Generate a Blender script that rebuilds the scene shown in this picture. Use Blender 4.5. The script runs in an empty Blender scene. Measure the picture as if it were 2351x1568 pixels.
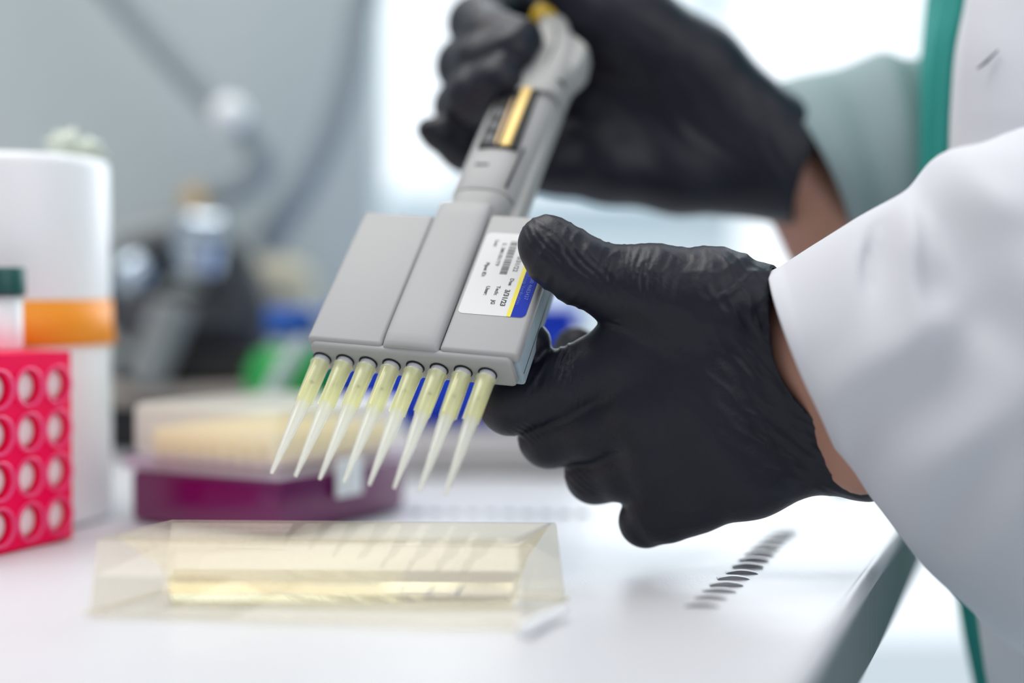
import bpy, bmesh, math, random
import numpy as np
from mathutils import Vector, Matrix, noise as mnoise
random.seed(7); rng = np.random.default_rng(7)
R = math.radians
# ------------------------------------------------------------------ camera, sky, lights, exposure
S = bpy.context.scene
C = S.collection
F = 50.0/36.0*2351.0            # focal length in pixels
PITCH = R(2.0); CAMH = 1.0; TOP = 0.900
cam = bpy.data.objects.new('camera', bpy.data.cameras.new('camera')); C.objects.link(cam)
cam.location = (0, 0, CAMH); cam.rotation_euler = (R(90)-PITCH, 0, 0)
cam.data.lens = 50; cam.data.sensor_width = 36; cam.data.clip_start = 0.02
cam.data.dof.use_dof = True; cam.data.dof.focus_distance = 0.497; cam.data.dof.aperture_fstop = 1.9
S.camera = cam
S.view_settings.view_transform = 'Standard'; S.view_settings.look = 'None'
S.view_settings.gamma = 1; S.view_settings.use_curve_mapping = False
S.view_settings.exposure = 0.08

def lin(c):
    c = [x/255.0 for x in c]
    return tuple((x/12.92 if x <= .04045 else ((x+.055)/1.055)**2.4) for x in c)
w = bpy.data.worlds.new('daylight'); S.world = w; w.use_nodes = True
nt = w.node_tree; nt.nodes.clear()
out = nt.nodes.new('ShaderNodeOutputWorld'); bg = nt.nodes.new('ShaderNodeBackground')
tc = nt.nodes.new('ShaderNodeTexCoord'); sep = nt.nodes.new('ShaderNodeSeparateXYZ')
rmp = nt.nodes.new('ShaderNodeValToRGB'); mr = nt.nodes.new('ShaderNodeMapRange')
nt.links.new(tc.outputs['Generated'], sep.inputs[0]); nt.links.new(sep.outputs['Y'], mr.inputs['Value'])
mr.inputs['From Min'].default_value = -1; mr.inputs['From Max'].default_value = 1
nt.links.new(mr.outputs[0], rmp.inputs[0]); nt.links.new(rmp.outputs[0], bg.inputs[0]); nt.links.new(bg.outputs[0], out.inputs[0])
e = rmp.color_ramp.elements
e[0].position = 0.0; e[0].color = (0.17, 0.18, 0.205, 1)
e[1].position = 1.0; e[1].color = (1.0, 1.08, 1.15, 1)
m_ = rmp.color_ramp.elements.new(0.55); m_.color = (0.40, 0.43, 0.47, 1)
m_ = rmp.color_ramp.elements.new(0.85); m_.color = (1.0, 1.08, 1.15, 1)
bg.inputs[1].default_value = 1.25
def area(name, loc, target, size, power, color):
    l = bpy.data.lights.new(name, 'AREA'); l.shape = 'RECTANGLE'; l.size, l.size_y = size; l.energy = power; l.color = color
    o = bpy.data.objects.new(name, l); C.objects.link(o); o.location = loc
    o.rotation_euler = (Vector(target)-Vector(loc)).to_track_quat('-Z', 'Y').to_euler(); return o
area('added_overhead_fill', (-0.45, 0.85, 2.1), (-.35, 0.85, 0.9), (1.4, .9), 20, (1.0, 0.97, 0.93))  # overhead fill added to lift the bench and back, no lamp seen
area('added_front_key', (0.85, -0.75, 1.75), (0.1, 0.5, 1.0), (1.5, 1.2), 9.5, (0.97, 0.98, 1.0))  # key light added on the camera side, no window known there
area('window_daylight', (0.5, 2.3, 1.75), (0, 0.5, 0.95), (1.6, 1.2), 26, (0.86, 0.94, 1.0))

# ------------------------------------------------------------------ helpers
cp, sp = math.cos(PITCH), math.sin(PITCH)
def c2w(p):                     # (right, up, depth) seen from the camera's place -> world
    x, u, d = p
    return Vector((x, d*cp+u*sp, CAMH+u*cp-d*sp))
def P(px, py, z): return c2w(((px-1175.5)/F*z, -(py-784)/F*z, z))
def G(px, py, h=0.0):           # where a sight line meets the plane h above the bench top
    d = (py-784)/F
    z = (CAMH-TOP-h)/(sp+d*cp)
    return P(px, py, z)
MW = {}
def setm(o, M): o.matrix_basis = M; MW[o.name] = M.copy()
def tag(o, label, cat=None, group=None, kind=None):
    if label: o['label'] = label
    if cat: o['category'] = cat
    if group: o['group'] = group
    if kind: o['kind'] = kind
    return o
def empty(name, M, label, cat, group=None):
    o = bpy.data.objects.new(name, None); C.objects.link(o); o.empty_display_size = .02
    if not isinstance(M, Matrix): M = Matrix.Translation(M)
    setm(o, M); return tag(o, label, cat, group)
def worldM(o):
    M = MW[o.name]
    if o.parent: M = worldM(o.parent) @ M
    return M
def mk(name, verts, faces, mat, parent=None, smooth=True, local=False, uv=None, origin=None):
    """one mesh object; verts are world points unless local=True (then in the parent's frame)"""
    vs = np.array([tuple(v) for v in verts], dtype=float)
    if not local and parent is not None:
        Mi = np.array(worldM(parent).inverted()); vs = vs@Mi[:3, :3].T+Mi[:3, 3]
    me = bpy.data.meshes.new(name)
    T = Matrix.Identity(4)
    if parent is None:
        o0 = Vector(origin) if origin is not None else Vector((vs[:, 0].mean(), vs[:, 1].mean(), vs[:, 2].min()))
        vs = vs-np.array(o0); T = Matrix.Translation(o0)
    me.from_pydata(vs.tolist(), [], [tuple(int(i) for i in f) for f in faces]); me.update()
    if smooth: me.polygons.foreach_set('use_smooth', [True]*len(me.polygons))
    o = bpy.data.objects.new(name, me); C.objects.link(o)
    setm(o, T)
    if parent is not None: o.parent = parent
    ms = mat if isinstance(mat, (list, tuple)) else [mat]
    for m in ms: me.materials.append(m)
    return o
def sharp(o, ang=35):
    me = o.data; bm = bmesh.new(); bm.from_mesh(me)
    for ed in bm.edges:
        if len(ed.link_faces) == 2 and ed.calc_face_angle(0) > R(ang): ed.smooth = False
    bm.to_mesh(me); bm.free(); return o
def merge(*parts):
    V, Fc = [], []
    for v, f in parts:
        n = len(V); V += [tuple(p) for p in v]; Fc += [tuple(i+n for i in q) for q in f]
    return V, Fc
def tf(M, vf): return [M @ Vector(v) for v in vf[0]], vf[1]
def rbox(x0, x1, y0, y1, z0, z1, r=.001, seg=3):
    bm = bmesh.new(); bmesh.ops.create_cube(bm, size=1)
    for v in bm.verts: v.co = Vector(((x0+x1)/2+v.co.x*(x1-x0), (y0+y1)/2+v.co.y*(y1-y0), (z0+z1)/2+v.co.z*(z1-z0)))
    if r > 0: bmesh.ops.bevel(bm, geom=list(bm.edges), offset=r, segments=seg, profile=.5, affect='EDGES')
    bm.verts.index_update()
    v = [tuple(q.co) for q in bm.verts]; f = [tuple(a.index for a in q.verts) for q in bm.faces]; bm.free(); return v, f
def lathe(prof, n=48, cap=(True, True), cx=0, cy=0):
    V, Fc = [], []
    for r, z in prof:
        for i in range(n):
            a = 2*math.pi*i/n; V.append((cx+r*math.cos(a), cy+r*math.sin(a), z))
    for k in range(len(prof)-1):
        for i in range(n):
            j = (i+1) % n; Fc.append((k*n+i, k*n+j, (k+1)*n+j, (k+1)*n+i))
    if cap[0]: Fc.append(tuple(range(n))[::-1])
    if cap[1]: Fc.append(tuple((len(prof)-1)*n+i for i in range(n)))
    return V, Fc
def loft(rings, cap=(True, True), closed=True):
    n = len(rings[0]); V = [tuple(p) for r in rings for p in r]; Fc = []
    for k in range(len(rings)-1):
        for i in range(n if closed else n-1):
            j = (i+1) % n; Fc.append((k*n+i, k*n+j, (k+1)*n+j, (k+1)*n+i))
    if cap[0]: Fc.append(tuple(range(n))[::-1])
    if cap[1]: Fc.append(tuple((len(rings)-1)*n+i for i in range(n)))
    return V, Fc
def crm(pts, n):                # catmull-rom resample of control tuples
    A = np.array([tuple(p) for p in pts], float); A = np.vstack([2*A[0]-A[1], A, 2*A[-1]-A[-2]]); res = []
    m = len(A)-3
    for i in range(n):
        t = i/(n-1)*m; k = min(int(t), m-1); t -= k; a, b, c, d = A[k:k+4]
        res.append(.5*((2*b)+(-a+c)*t+(2*a-5*b+4*c-d)*t*t+(-a+3*b-3*c+d)*t**3))
    return np.array(res)
def tube(pts, rad, n=16, m=40, cap=(True, True)):
    A = crm([tuple(p) for p in pts], m); rr = np.interp(np.linspace(0, 1, m), np.linspace(0, 1, len(rad)), rad) if hasattr(rad, '__len__') else [rad]*m
    rings = []; up = Vector((0.13, .21, .97))
    for i in range(m):
        t = Vector(A[min(i+1, m-1)]-A[max(i-1, 0)]).normalized(); s = t.cross(up).normalized(); q = t.cross(s)
        up = -q if q.dot(up) < 0 else q
        rings.append([Vector(A[i])+(s*math.cos(a)+q*math.sin(a))*rr[i] for a in np.linspace(0, 2*math.pi, n, endpoint=False)])
    return loft(rings, cap)
def blob(c, r, n=20, sq=(1, 1, 1), jit=0, seed=0):
    bm = bmesh.new(); bmesh.ops.create_icosphere(bm, subdivisions=3, radius=1)
    V = []
    for v in bm.verts:
        k = 1+jit*mnoise.noise(v.co*2.3+Vector((seed, 0, 0)))*1.6
        V.append(Vector(c)+Vector((v.co.x*sq[0], v.co.y*sq[1], v.co.z*sq[2]))*r*k)
    f = [tuple(a.index for a in q.verts) for q in bm.faces]; bm.free(); return V, f

# ------------------------------------------------------------------ materials
def mat(name, col, rough=.5, metal=0, spec=.5, trans=0, sub=0, sheen=0, bump=None, var=None, coat=0, ior=1.45):
    m = bpy.data.materials.new(name); m.use_nodes = True; t = m.node_tree; b = t.nodes['Principled BSDF']
    c = lin(col) if max(col) > 1 else col
    b.inputs['Base Color'].default_value = (*c, 1); b.inputs['Roughness'].default_value = rough; b.inputs['Metallic'].default_value = metal
    b.inputs['Specular IOR Level'].default_value = spec; b.inputs['Transmission Weight'].default_value = trans; b.inputs['IOR'].default_value = ior
    b.inputs['Subsurface Weight'].default_value = sub; b.inputs['Subsurface Scale'].default_value = .004
    b.inputs['Sheen Weight'].default_value = sheen; b.inputs['Coat Weight'].default_value = coat
    tcn = t.nodes.new('ShaderNodeTexCoord')
    if var:                      # (scale, amount): mottling of the thing's own colour
        n = t.nodes.new('ShaderNodeTexNoise'); n.inputs['Scale'].default_value = var[0]; n.inputs['Detail'].default_value = 4
        h = t.nodes.new('ShaderNodeMapRange'); h.inputs['To Min'].default_value = 1-var[1]; h.inputs['To Max'].default_value = 1+var[1]
        x = t.nodes.new('ShaderNodeVectorMath'); x.operation = 'SCALE'; x.inputs[0].default_value = c
        t.links.new(tcn.outputs['Object'], n.inputs['Vector']); t.links.new(n.outputs['Fac'], h.inputs['Value'])
        t.links.new(h.outputs[0], x.inputs['Scale']); t.links.new(x.outputs[0], b.inputs['Base Color'])
    if bump:                     # list of (scale, distance m, stretch)
        prev = None
        for sc, dist, st in bump:
            n = t.nodes.new('ShaderNodeTexNoise'); n.inputs['Scale'].default_value = sc; n.inputs['Detail'].default_value = 3
            mp = t.nodes.new('ShaderNodeMapping'); mp.inputs['Scale'].default_value = st
            t.links.new(tcn.outputs['Object'], mp.inputs[0]); t.links.new(mp.outputs[0], n.inputs['Vector'])
            bn = t.nodes.new('ShaderNodeBump'); bn.inputs['Strength'].default_value = 1; bn.inputs['Distance'].default_value = dist
            t.links.new(n.outputs['Fac'], bn.inputs['Height'])
            if prev: t.links.new(prev.outputs[0], bn.inputs['Normal'])
            prev = bn
        t.links.new(prev.outputs[0], b.inputs['Normal'])
    return m
def clear(name, tint, rough=.05, milk=0.0, milkcol=(1, 1, 1), gloss=1.0, ior=1.45, thru=.5):
    """thin clear plastic: lets light straight through, tints it, scatters a share and reflects by Fresnel"""
    m = bpy.data.materials.new(name); m.use_nodes = True; t = m.node_tree; t.nodes.clear()
    o = t.nodes.new('ShaderNodeOutputMaterial'); tr = t.nodes.new('ShaderNodeBsdfTransparent'); tr.inputs[0].default_value = (*tint, 1)
    d = t.nodes.new('ShaderNodeBsdfDiffuse'); d.inputs[0].default_value = (*milkcol, 1)
    tl = t.nodes.new('ShaderNodeBsdfTranslucent'); tl.inputs[0].default_value = (*milkcol, 1)
    dm = t.nodes.new('ShaderNodeMixShader'); dm.inputs[0].default_value = thru
    t.links.new(d.outputs[0], dm.inputs[1]); t.links.new(tl.outputs[0], dm.inputs[2])
    mx = t.nodes.new('ShaderNodeMixShader'); mx.inputs[0].default_value = milk
    t.links.new(tr.outputs[0], mx.inputs[1]); t.links.new(dm.outputs[0], mx.inputs[2])
    g = t.nodes.new('ShaderNodeBsdfGlossy'); g.inputs['Roughness'].default_value = rough
    lw = t.nodes.new('ShaderNodeLayerWeight'); lw.inputs[0].default_value = .5
    pw = t.nodes.new('ShaderNodeMath'); pw.operation = 'POWER'; pw.inputs[1].default_value = 5; t.links.new(lw.outputs['Facing'], pw.inputs[0])
    mu = t.nodes.new('ShaderNodeMath'); mu.operation = 'MULTIPLY_ADD'; mu.inputs[1].default_value = .75*gloss; mu.inputs[2].default_value = .045*gloss; t.links.new(pw.outputs[0], mu.inputs[0])
    m2 = t.nodes.new('ShaderNodeMixShader'); t.links.new(mu.outputs[0], m2.inputs[0]); t.links.new(mx.outputs[0], m2.inputs[1]); t.links.new(g.outputs[0], m2.inputs[2])
    t.links.new(m2.outputs[0], o.inputs[0]); return m
U1 = (1, 1, 1)
M = {}
M['wall'] = mat('wall_paint', (186, 196, 198), .8, var=(3, .03))
M['sill'] = mat('pale_blue_paint', (240, 247, 250), .6)
M['winframe'] = mat('white_window_frame', (190, 208, 216), .5)
M['floor'] = mat('pale_floor', (216, 226, 230), .35, var=(4, .04))
M['liner'] = mat('bench_liner_paper', (207, 208, 212), .42, spec=.45, bump=[(900, .00012, U1), (45, .0006, (1, .35, 1))])
M['steel'] = mat('brushed_steel', (122, 134, 136), .42, metal=.55, bump=[(220, .0003, (1, 1, .15))])
M['grey'] = mat('grey_plastic', (168, 168, 168), .48, spec=.4, bump=[(2500, .00002, U1)])
M['grey2'] = mat('grey_plastic_warm', (166, 167, 165), .48, spec=.4)
M['side'] = mat('textured_blue_grey_plastic', (160, 178, 188), .6, bump=[(1400, .00025, U1)])
M['nozzle'] = mat('nozzle_plastic', (196, 198, 204), .4)
M['dark'] = mat('black_gap', (14, 15, 17), .6)
M['gold'] = mat('gold_scale', (226, 192, 112), .35, metal=.15)
M['ydial'] = mat('yellow_button', (214, 176, 24), .4)
M['sticker'] = mat('label_white', (214, 214, 214), .5)
M['syel'] = mat('label_yellow', (228, 214, 40), .5)
M['sblue'] = mat('label_blue', (0, 44, 168), .55, spec=.15)
M['ink'] = mat('label_ink', (62, 64, 68), .6)
M['inkw'] = mat('label_ink_pale', (110, 135, 215), .6)
M['tip'] = clear('yellow_tip_plastic', (.985, .985, .84), .18, .40, (1.0, 1.0, .80), 1.0, thru=.68)
M['tip2'] = clear('frosted_tip_plastic', (.985, .99, .96), .18, .40, (1, 1.0, .97), 1.0, thru=.68)
M['clear'] = clear('clear_polystyrene', (.955, .935, .875), .06, .09, (1, .95, .84), .8)
M['troughp'] = clear('trough_polystyrene', (.955, .93, .85), .22, .13, (1.0, .94, .78), .35)
M['glove'] = mat('black_nitrile', (13, 15, 31), .47, spec=.5, bump=[(1600, .00010, U1), (160, .0004, (1, .5, 1))])
M['skin'] = mat('skin', (186, 138, 118), .5, sub=.15, bump=[(500, .0001, U1)])
M['coat'] = mat('white_coat_cotton', (213, 214, 219), .85, spec=.2, sheen=.1, bump=[(1800, .00008, U1)])
M['shadedsleeve'] = mat('shaded_coat_cotton', (148, 166, 168), .85, spec=.2, bump=[(1800, .00008, U1)])  # white coat cotton with the shade and teal bounce put into its colour
M['scrub'] = mat('teal_cotton', (56, 148, 140), .85, spec=.15, bump=[(2200, .0001, U1)], var=(900, .08))
M['stitch'] = mat('dark_thread', (92, 92, 104), .8)
M['pink'] = mat('hot_pink_plastic', (255, 0, 84), .45, spec=.2)
M['pinkrim'] = mat('pale_pink_rim', (255, 70, 130), .35, sub=.2)
M['white'] = mat('white_plastic', (246, 248, 250), .35)
M['well'] = mat('white_well', (246, 236, 236), .4)
M['orange'] = mat('orange_tape', (255, 158, 34), .5)
M['orangeink'] = mat('marker_on_tape', (150, 84, 20), .6)
M['cap'] = mat('dark_teal_cap', (24, 84, 80), .4)
M['tissue'] = mat('pale_tissue', (214, 222, 208), .8)
M['purple'] = mat('purple_plastic', (112, 0, 88), .3, spec=.5, coat=.6)
M['lid'] = clear('frosted_lid', (1, .99, .98), .3, .5, (1, 1, 1), .8)
M['flange'] = clear('frosted_flange', (.85, .72, .84), .3, .5, (.88, .84, .92), 1.0)
M['ytips'] = mat('yellow_tip_bed', (255, 236, 158), .5)
M['hose'] = mat('grey_hose', (142, 152, 158), .5)
M['joint'] = mat('pale_coupling', (240, 244, 244), .3)
M['chrome'] = mat('chrome', (190, 204, 216), .22, metal=.8)
M['darkgrey'] = mat('dark_grey_casting', (72, 74, 79), .45, metal=.2)
M['midgrey'] = mat('mid_grey_casting', (140, 144, 146), .4, metal=.2)
M['black'] = mat('black_plastic', (16, 17, 20), .45)
M['beige'] = mat('beige_housing', (196, 190, 166), .55)
M['slotdark'] = mat('slot_grey', (128, 130, 134), .6)
M['brass'] = mat('brass', (196, 168, 128), .35, metal=.5)
M['green'] = mat('green_liquid_bottle', (36, 150, 70), .25)
M['bluecap'] = mat('blue_cap', (30, 88, 176), .4)
M['palebot'] = mat('pale_bottle_neck', (190, 204, 206), .35)
M['blue'] = mat('bright_blue_plastic', (0, 62, 212), .35)
M['plat'] = mat('shelf_beige', (176, 168, 160), .5)
M['balance'] = mat('warm_grey_housing', (188, 184, 184), .45)
def liquid():
    m = bpy.data.materials.new('yellow_liquid'); m.use_nodes = True; t = m.node_tree; b = t.nodes['Principled BSDF']
    b.inputs['Base Color'].default_value = (.95, .93, .76, 1); b.inputs['Roughness'].default_value = .0
    b.inputs['IOR'].default_value = 1.33; b.inputs['Transmission Weight'].default_value = 1
    return m
M['liquid'] = liquid()

# ------------------------------------------------------------------ setting: room
def strct(name, vf, m, label, cat='room', parent=None):
    o = mk(name, vf[0], vf[1], m, parent, smooth=False)
    if parent is None: tag(o, label, cat, kind='structure')
    return o
strct('floor', rbox(-2.0, 3.0, -.6, 4.2, -.05, 0, 0), M['floor'], 'pale floor seen past the bench edge', 'floor')
# grey wall behind the bench ends at the window reveal; a low pale wall runs under the window
YW = 1.02
xr = P(862, 300, YW).x
strct('wall_back', rbox(-2.0, xr, YW, YW+.10, 0, 2.4, 0), M['wall'], 'grey wall behind the bench with hoses in front of it', 'wall')
YL = 2.0
xs0, xs1 = P(1080, 500, YL).x, P(1700, 500, YL).x
zs = P(1200, 456, YL).z
strct('wall_rear', rbox(xs0-.25, xs1, YL, YL+.12, 0, zs, 0), M['sill'], 'low pale blue wall below the bright window', 'wall')
wn = mk('window_1', *rbox(xs0-.25, 2.9, YL+.02, YL+.10, 2.2, 2.28, .004), M['winframe'], smooth=False); tag(wn, 'bright window with pale blue mullions behind the gloved hand', 'window', kind='structure')
xm = P(1062, 30, YL).x; xn = P(1172, 30, YL).x
mk('window_mullion', *rbox(xm, xn, YL+.02, YL+.08, zs, 2.2, .004), M['winframe'], wn, smooth=False)
xm = P(1600, 30, YL).x; xn = P(1665, 30, YL).x
mk('window_mullion', *rbox(xm, xn, YL+.02, YL+.08, P(0, 60, YL).z, 2.2, .004), M['winframe'], wn, smooth=False)
mk('window_sill', *rbox(xs0-.25, xs1, YL-.04, YL+.10, zs-.006, zs+.004, .002), M['winframe'], wn, smooth=False)
# outer ground seen only as brightness past the window is the sky itself

# ------------------------------------------------------------------ bench
A_ = G(2060, 1250); B_ = G(1850, 1568)
dirv = (A_-B_).normalized()
e0 = B_-dirv*.30; e1 = A_+dirv*.46
lx = -.75
def poly_slab(pts, z0, z1):
    n = len(pts); V = [(p[0], p[1], z0) for p in pts]+[(p[0], p[1], z1) for p in pts]
    Fc = [tuple(range(n))[::-1], tuple(n+i for i in range(n))]+[(i, (i+1) % n, n+(i+1) % n, n+i) for i in range(n)]
    return V, Fc
bench = empty('lab_bench', (0, .6, 0), 'white topped lab bench with a grey steel front edge', 'bench')
nx = Vector((dirv.y, -dirv.x, 0))
ei0, ei1 = e0-nx*.004, e1-nx*.004
bt = mk('bench_top', *poly_slab([(lx, e0.y), (e0.x, e0.y), (e1.x, e1.y), (lx, e1.y)], TOP-.027, TOP-.0022), M['steel'], bench, smooth=False)
mk('pedestal', *poly_slab([(lx, .25), (-.15, .25), (.02, .95), (lx, .95)], .0, TOP-.0275), M['white'], bench, smooth=False)
# absorbent liner: a gently waved sheet with a rolled hem along the bench edge and slots pressed through it
def liner():
    nu, nv = 150, 190; V = []
    y0, y1 = e0.y+.002, e1.y-.002
    for j in range(nv):
        t = j/(nv-1); y = y0+(y1-y0)*t**1.0
        xe = e0.x+(e1.x-e0.x)*(y-e0.y)/(e1.y-e0.y)
        for i in range(nu):
            s = i/(nu-1); s = 1-(1-s)**1.8
            x = lx+(xe-lx)*s
            d = xe-x
            z = .0009*mnoise.noise(Vector((x*9, y*16, 1)))+.0005*mnoise.noise(Vector((x*30, y*55, 2)))
            z *= min(1, d/.01)
            if d < .006: z += .0022*math.sin(math.pi*d/.006)
            V.append((x, y, TOP+z))
    Fc = [(j*nu+i, j*nu+i+1, (j+1)*nu+i+1, (j+1)*nu+i) for j in range(nv-1) for i in range(nu-1)]
    # skirt down to the bench
    n0 = len(V)
    for j in range(nv): V.append((V[j*nu+nu-1][0], V[j*nu+nu-1][1], TOP-.0022))
    for j in range(nv-1): Fc.append((j*nu+nu-1, n0+j, n0+j+1, (j+1)*nu+nu-1))
    return V, Fc
ln = mk('bench_liner', *liner(), M['liner'], origin=(0, .6, TOP)); tag(ln, 'white absorbent liner sheet covering the bench top', 'liner')
def slot(c, dirw, wd, dp, hgt, parent):
    """a raised lip with a dark opening under it, facing the front"""
    n = 14; V = []; a = Vector((dirw.x, dirw.y, 0)).normalized(); b = Vector((-a.y, a.x, 0))
    rings = []
    for (q, hk) in ((-.5, 0.0), (-.42, 1.0), (0, 1.05), (.5, .0)):
        rings.append([Vector(c)+a*wd*(i/(n-1)-.5)+b*dp*q+Vector((0, 0, .0003+hgt*hk*max(0.0, math.sin(math.pi*i/(n-1)))**.7)) for i in range(n)])
    lip = mk('slot_lip', *loft(rings[1:], (False, False), False), M['liner'], parent)
    lo = [Vector(c)+a*wd*(i/(n-1)-.5)+b*dp*-.55+Vector((0, 0, .0002)) for i in range(n)]
    hi = [Vector(c)+a*wd*(i/(n-1)-.5)+b*dp*-.40+Vector((0, 0, .0003+hgt*.9*max(0.0, math.sin(math.pi*i/(n-1)))**.7)) for i in range(n)]
    mk('slot_opening', *loft([lo, hi], (False, False), False), M['slotdark'], parent)
ys = [1392, 1374, 1358, 1343, 1329, 1316, 1300, 1286, 1273, 1261, 1250, 1240, 1231, 1223]
xsl = [1610, 1630, 1650, 1667, 1683, 1702, 1716, 1729, 1742, 1754, 1766, 1778, 1790, 1802]
for a, b in zip(xsl, ys):
    c = G(a, b); slot(c, Vector((1, -.05, 0)), .0112, .0050, .0011, ln)
for k in range(10):
    c = G(960+k*42, 1180+k*.3); slot(c, Vector((1, -.02, 0)), .0058, .005, .0016, ln)

# ------------------------------------------------------------------ reagent reservoir
RH = .022
rim = [G(222, 1234, RH), G(1188, 1247, RH), G(1278, 1199, RH), G(395, 1193, RH)]
bas = [G(206, 1421), G(1201, 1454), G(1297, 1388), G(372, 1372)]
cen = sum((Vector(p) for p in bas), Vector())/4
res = empty('reagent_reservoir', Vector((cen.x, cen.y, TOP)), 'clear plastic reagent trough holding pale yellow liquid below the pipette tips', 'reservoir')
def quad_loft(levels, n_in, closed_bottom=False):
    rings = []
    for q in levels:
        r = []
        for i in range(4):
            a, b = Vector(q[i]), Vector(q[(i+1) % 4])
            for t in range(n_in): r.append(a.lerp(b, t/n_in))
        rings.append(r)
    return loft(rings, (False, closed_bottom))
def inset(q, d, z=None):
    c = sum((Vector(p) for p in q), Vector())/4; o = []
    for i in range(4):
        p = Vector(q[i]); a = (Vector(q[(i+1) % 4])-p).normalized(); b = (Vector(q[i-1])-p).normalized()
        da, db = (d if isinstance(d, tuple) else (d, d))
        # a is along the long side for even corners
        if i % 2 == 0: r = p+a*da+b*db
        else: r = p+b*da+a*db
        if z is not None: r.z = z
        o.append(r)
    return o
ground = [Vector((p.x, p.y, TOP+.0012)) for p in bas]
skirt_top = inset(rim, .0006)
rimz = TOP+RH
sk = quad_loft([ground, [g.lerp(r, .5) for g, r in zip(ground, rim)], [Vector((r.x, r.y, rimz-.001)) for r in rim], [Vector((r.x, r.y, rimz)) for r in inset(rim, .0004)], [Vector((r.x, r.y, rimz)) for r in inset(rim, .0022)]], 6)
mk('skirt', *sk, M['clear'], res, smooth=False)
fl = quad_loft([[Vector((g.x, g.y, TOP+.0012)) for g in inset(bas, (-.0012, -.0012))], [Vector((g.x, g.y, TOP+.0022)) for g in inset(bas, (-.0012, -.0012))], [Vector((g.x, g.y, TOP+.0024)) for g in bas]], 4)
mk('foot_flange', *fl, M['clear'], res, smooth=False)
def T(px, y, h):
    zc = y*cp+(CAMH-TOP-h)*sp
    return Vector(((px-1175.5)/F*zc, y, TOP+h))
def lev(h, yf, yr, fl, fr, rr, rl): return [T(fl, yf, h), T(fr, yf-.004, h), T(rr, yr-.003, h), T(rl, yr, h)]
t0 = [Vector((p.x, p.y, TOP+RH)) for p in (lambda q: [q[0], q[1], q[2], q[3]])(lev(RH, .4525, .4815, 262, 1184, 1266, 398))]
mid = lev(.0125, .4485, .474, 372, 1180, 1216, 399); low = lev(.0080, .4465, .469, 382, 1179, 1200, 399); bot = lev(.0018, .4465, .462, 392, 1174, 1188, 402)
tr = quad_loft([t0, mid, low, bot], 6, True)
mk('trough', *tr, M['troughp'], res, smooth=False)
def shr(q, d):
    c = sum((Vector(p) for p in q), Vector())/4
    return [Vector((p.x+(d if p.x < c.x else -d), p.y+(d if p.y < c.y else -d), p.z)) for p in q]
l2 = [a_.lerp(b_, .04) for a_, b_ in zip(low, mid)]
lq = quad_loft([shr(l2, .0004), shr(low, .0004), [p+Vector((0, 0, .0005)) for p in shr(bot, .0005)]], 6, True)
Vq, Fq = lq; Fq = list(Fq); Fq.append(tuple(range(24))[::-1])
lo = mk('yellow_liquid', Vq, Fq, M['liquid'], smooth=False)
_b = bmesh.new(); _b.from_mesh(lo.data); bmesh.ops.recalc_face_normals(_b, faces=_b.faces); _b.to_mesh(lo.data); _b.free()
tag(lo, 'pale yellow liquid pooled in the clear reagent trough', 'liquid')
# moulded ribs and graduation marks
for k, (a0, a1, hz) in enumerate([(.30, .62, .0165), (.66, .93, .0150), (.12, .30, .0135)]):
    a = Vector(t0[3]).lerp(Vector(t0[2]), a0); b = Vector(t0[3]).lerp(Vector(t0[2]), a1)
    fr = Vector(mid[3])-Vector(t0[3]); off = Vector((0, fr.y*.5, 0)); 
    pts = [Vector((a.x, a.y-.0032, TOP+hz)), Vector((b.x, b.y-.0032, TOP+hz-.0006))]
    mk('moulded_line', *tube([pts[0], pts[0].lerp(pts[1], .5), pts[1]], .00025, 8, 8), M['clear'], res)
rod = tube([G(1203, 1447, .003), G(1250, 1420, .003), G(1296, 1398, .0035)], [.0021, .0019, .0016], 16, 20)
o = mk('plastic_stick', *rod, M['white']); tag(o, 'short white plastic stick lying at the right corner of the clear trough', 'stick')

# ------------------------------------------------------------------ multichannel pipette
def cv(a): return Vector((a[0], a[2]*cp+a[1]*sp, a[1]*cp-a[2]*sp))
vv = cv((.26189, .75769, .59776)).normalized(); uu = cv((.94632, -.08001, -.31319)); uu = (uu-vv*uu.dot(vv)).normalized(); yy = vv.cross(uu)
Oc = c2w((-.03771, -.00741, .50137))
PM = Matrix(((uu.x, yy.x, vv.x, Oc.x), (uu.y, yy.y, vv.y, Oc.y), (uu.z, yy.z, vv.z, Oc.z), (0, 0, 0, 1)))
pip = empty('multichannel_pipette', PM, 'grey eight channel pipette held slanted above the reagent trough', 'pipette')
def lp(name, vf, m, parent=None, smooth=True, s=0):
    o = mk(name, vf[0], vf[1], m, parent or pip, smooth=smooth, local=True)
    if s: sharp(o, s)
    return o
mm = .001
def bx(x0, x1, y0, y1, z0, z1, r=.8, seg=3): return rbox(x0*mm, x1*mm, y0*mm, y1*mm, z0*mm, z1*mm, r*mm, seg)
lp('core', bx(-34, 41, -6.5, 5, 3, 64, .5), M['dark'])
lp('front_panel', bx(-36.3, -7.3, -8.2, -3.6, .6, 65.2, 1.6, 4), M['grey'])
lp('front_panel', bx(14.4, 43.2, -8.2, -3.6, .8, 67.2, 1.6, 4), M['grey'])
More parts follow.
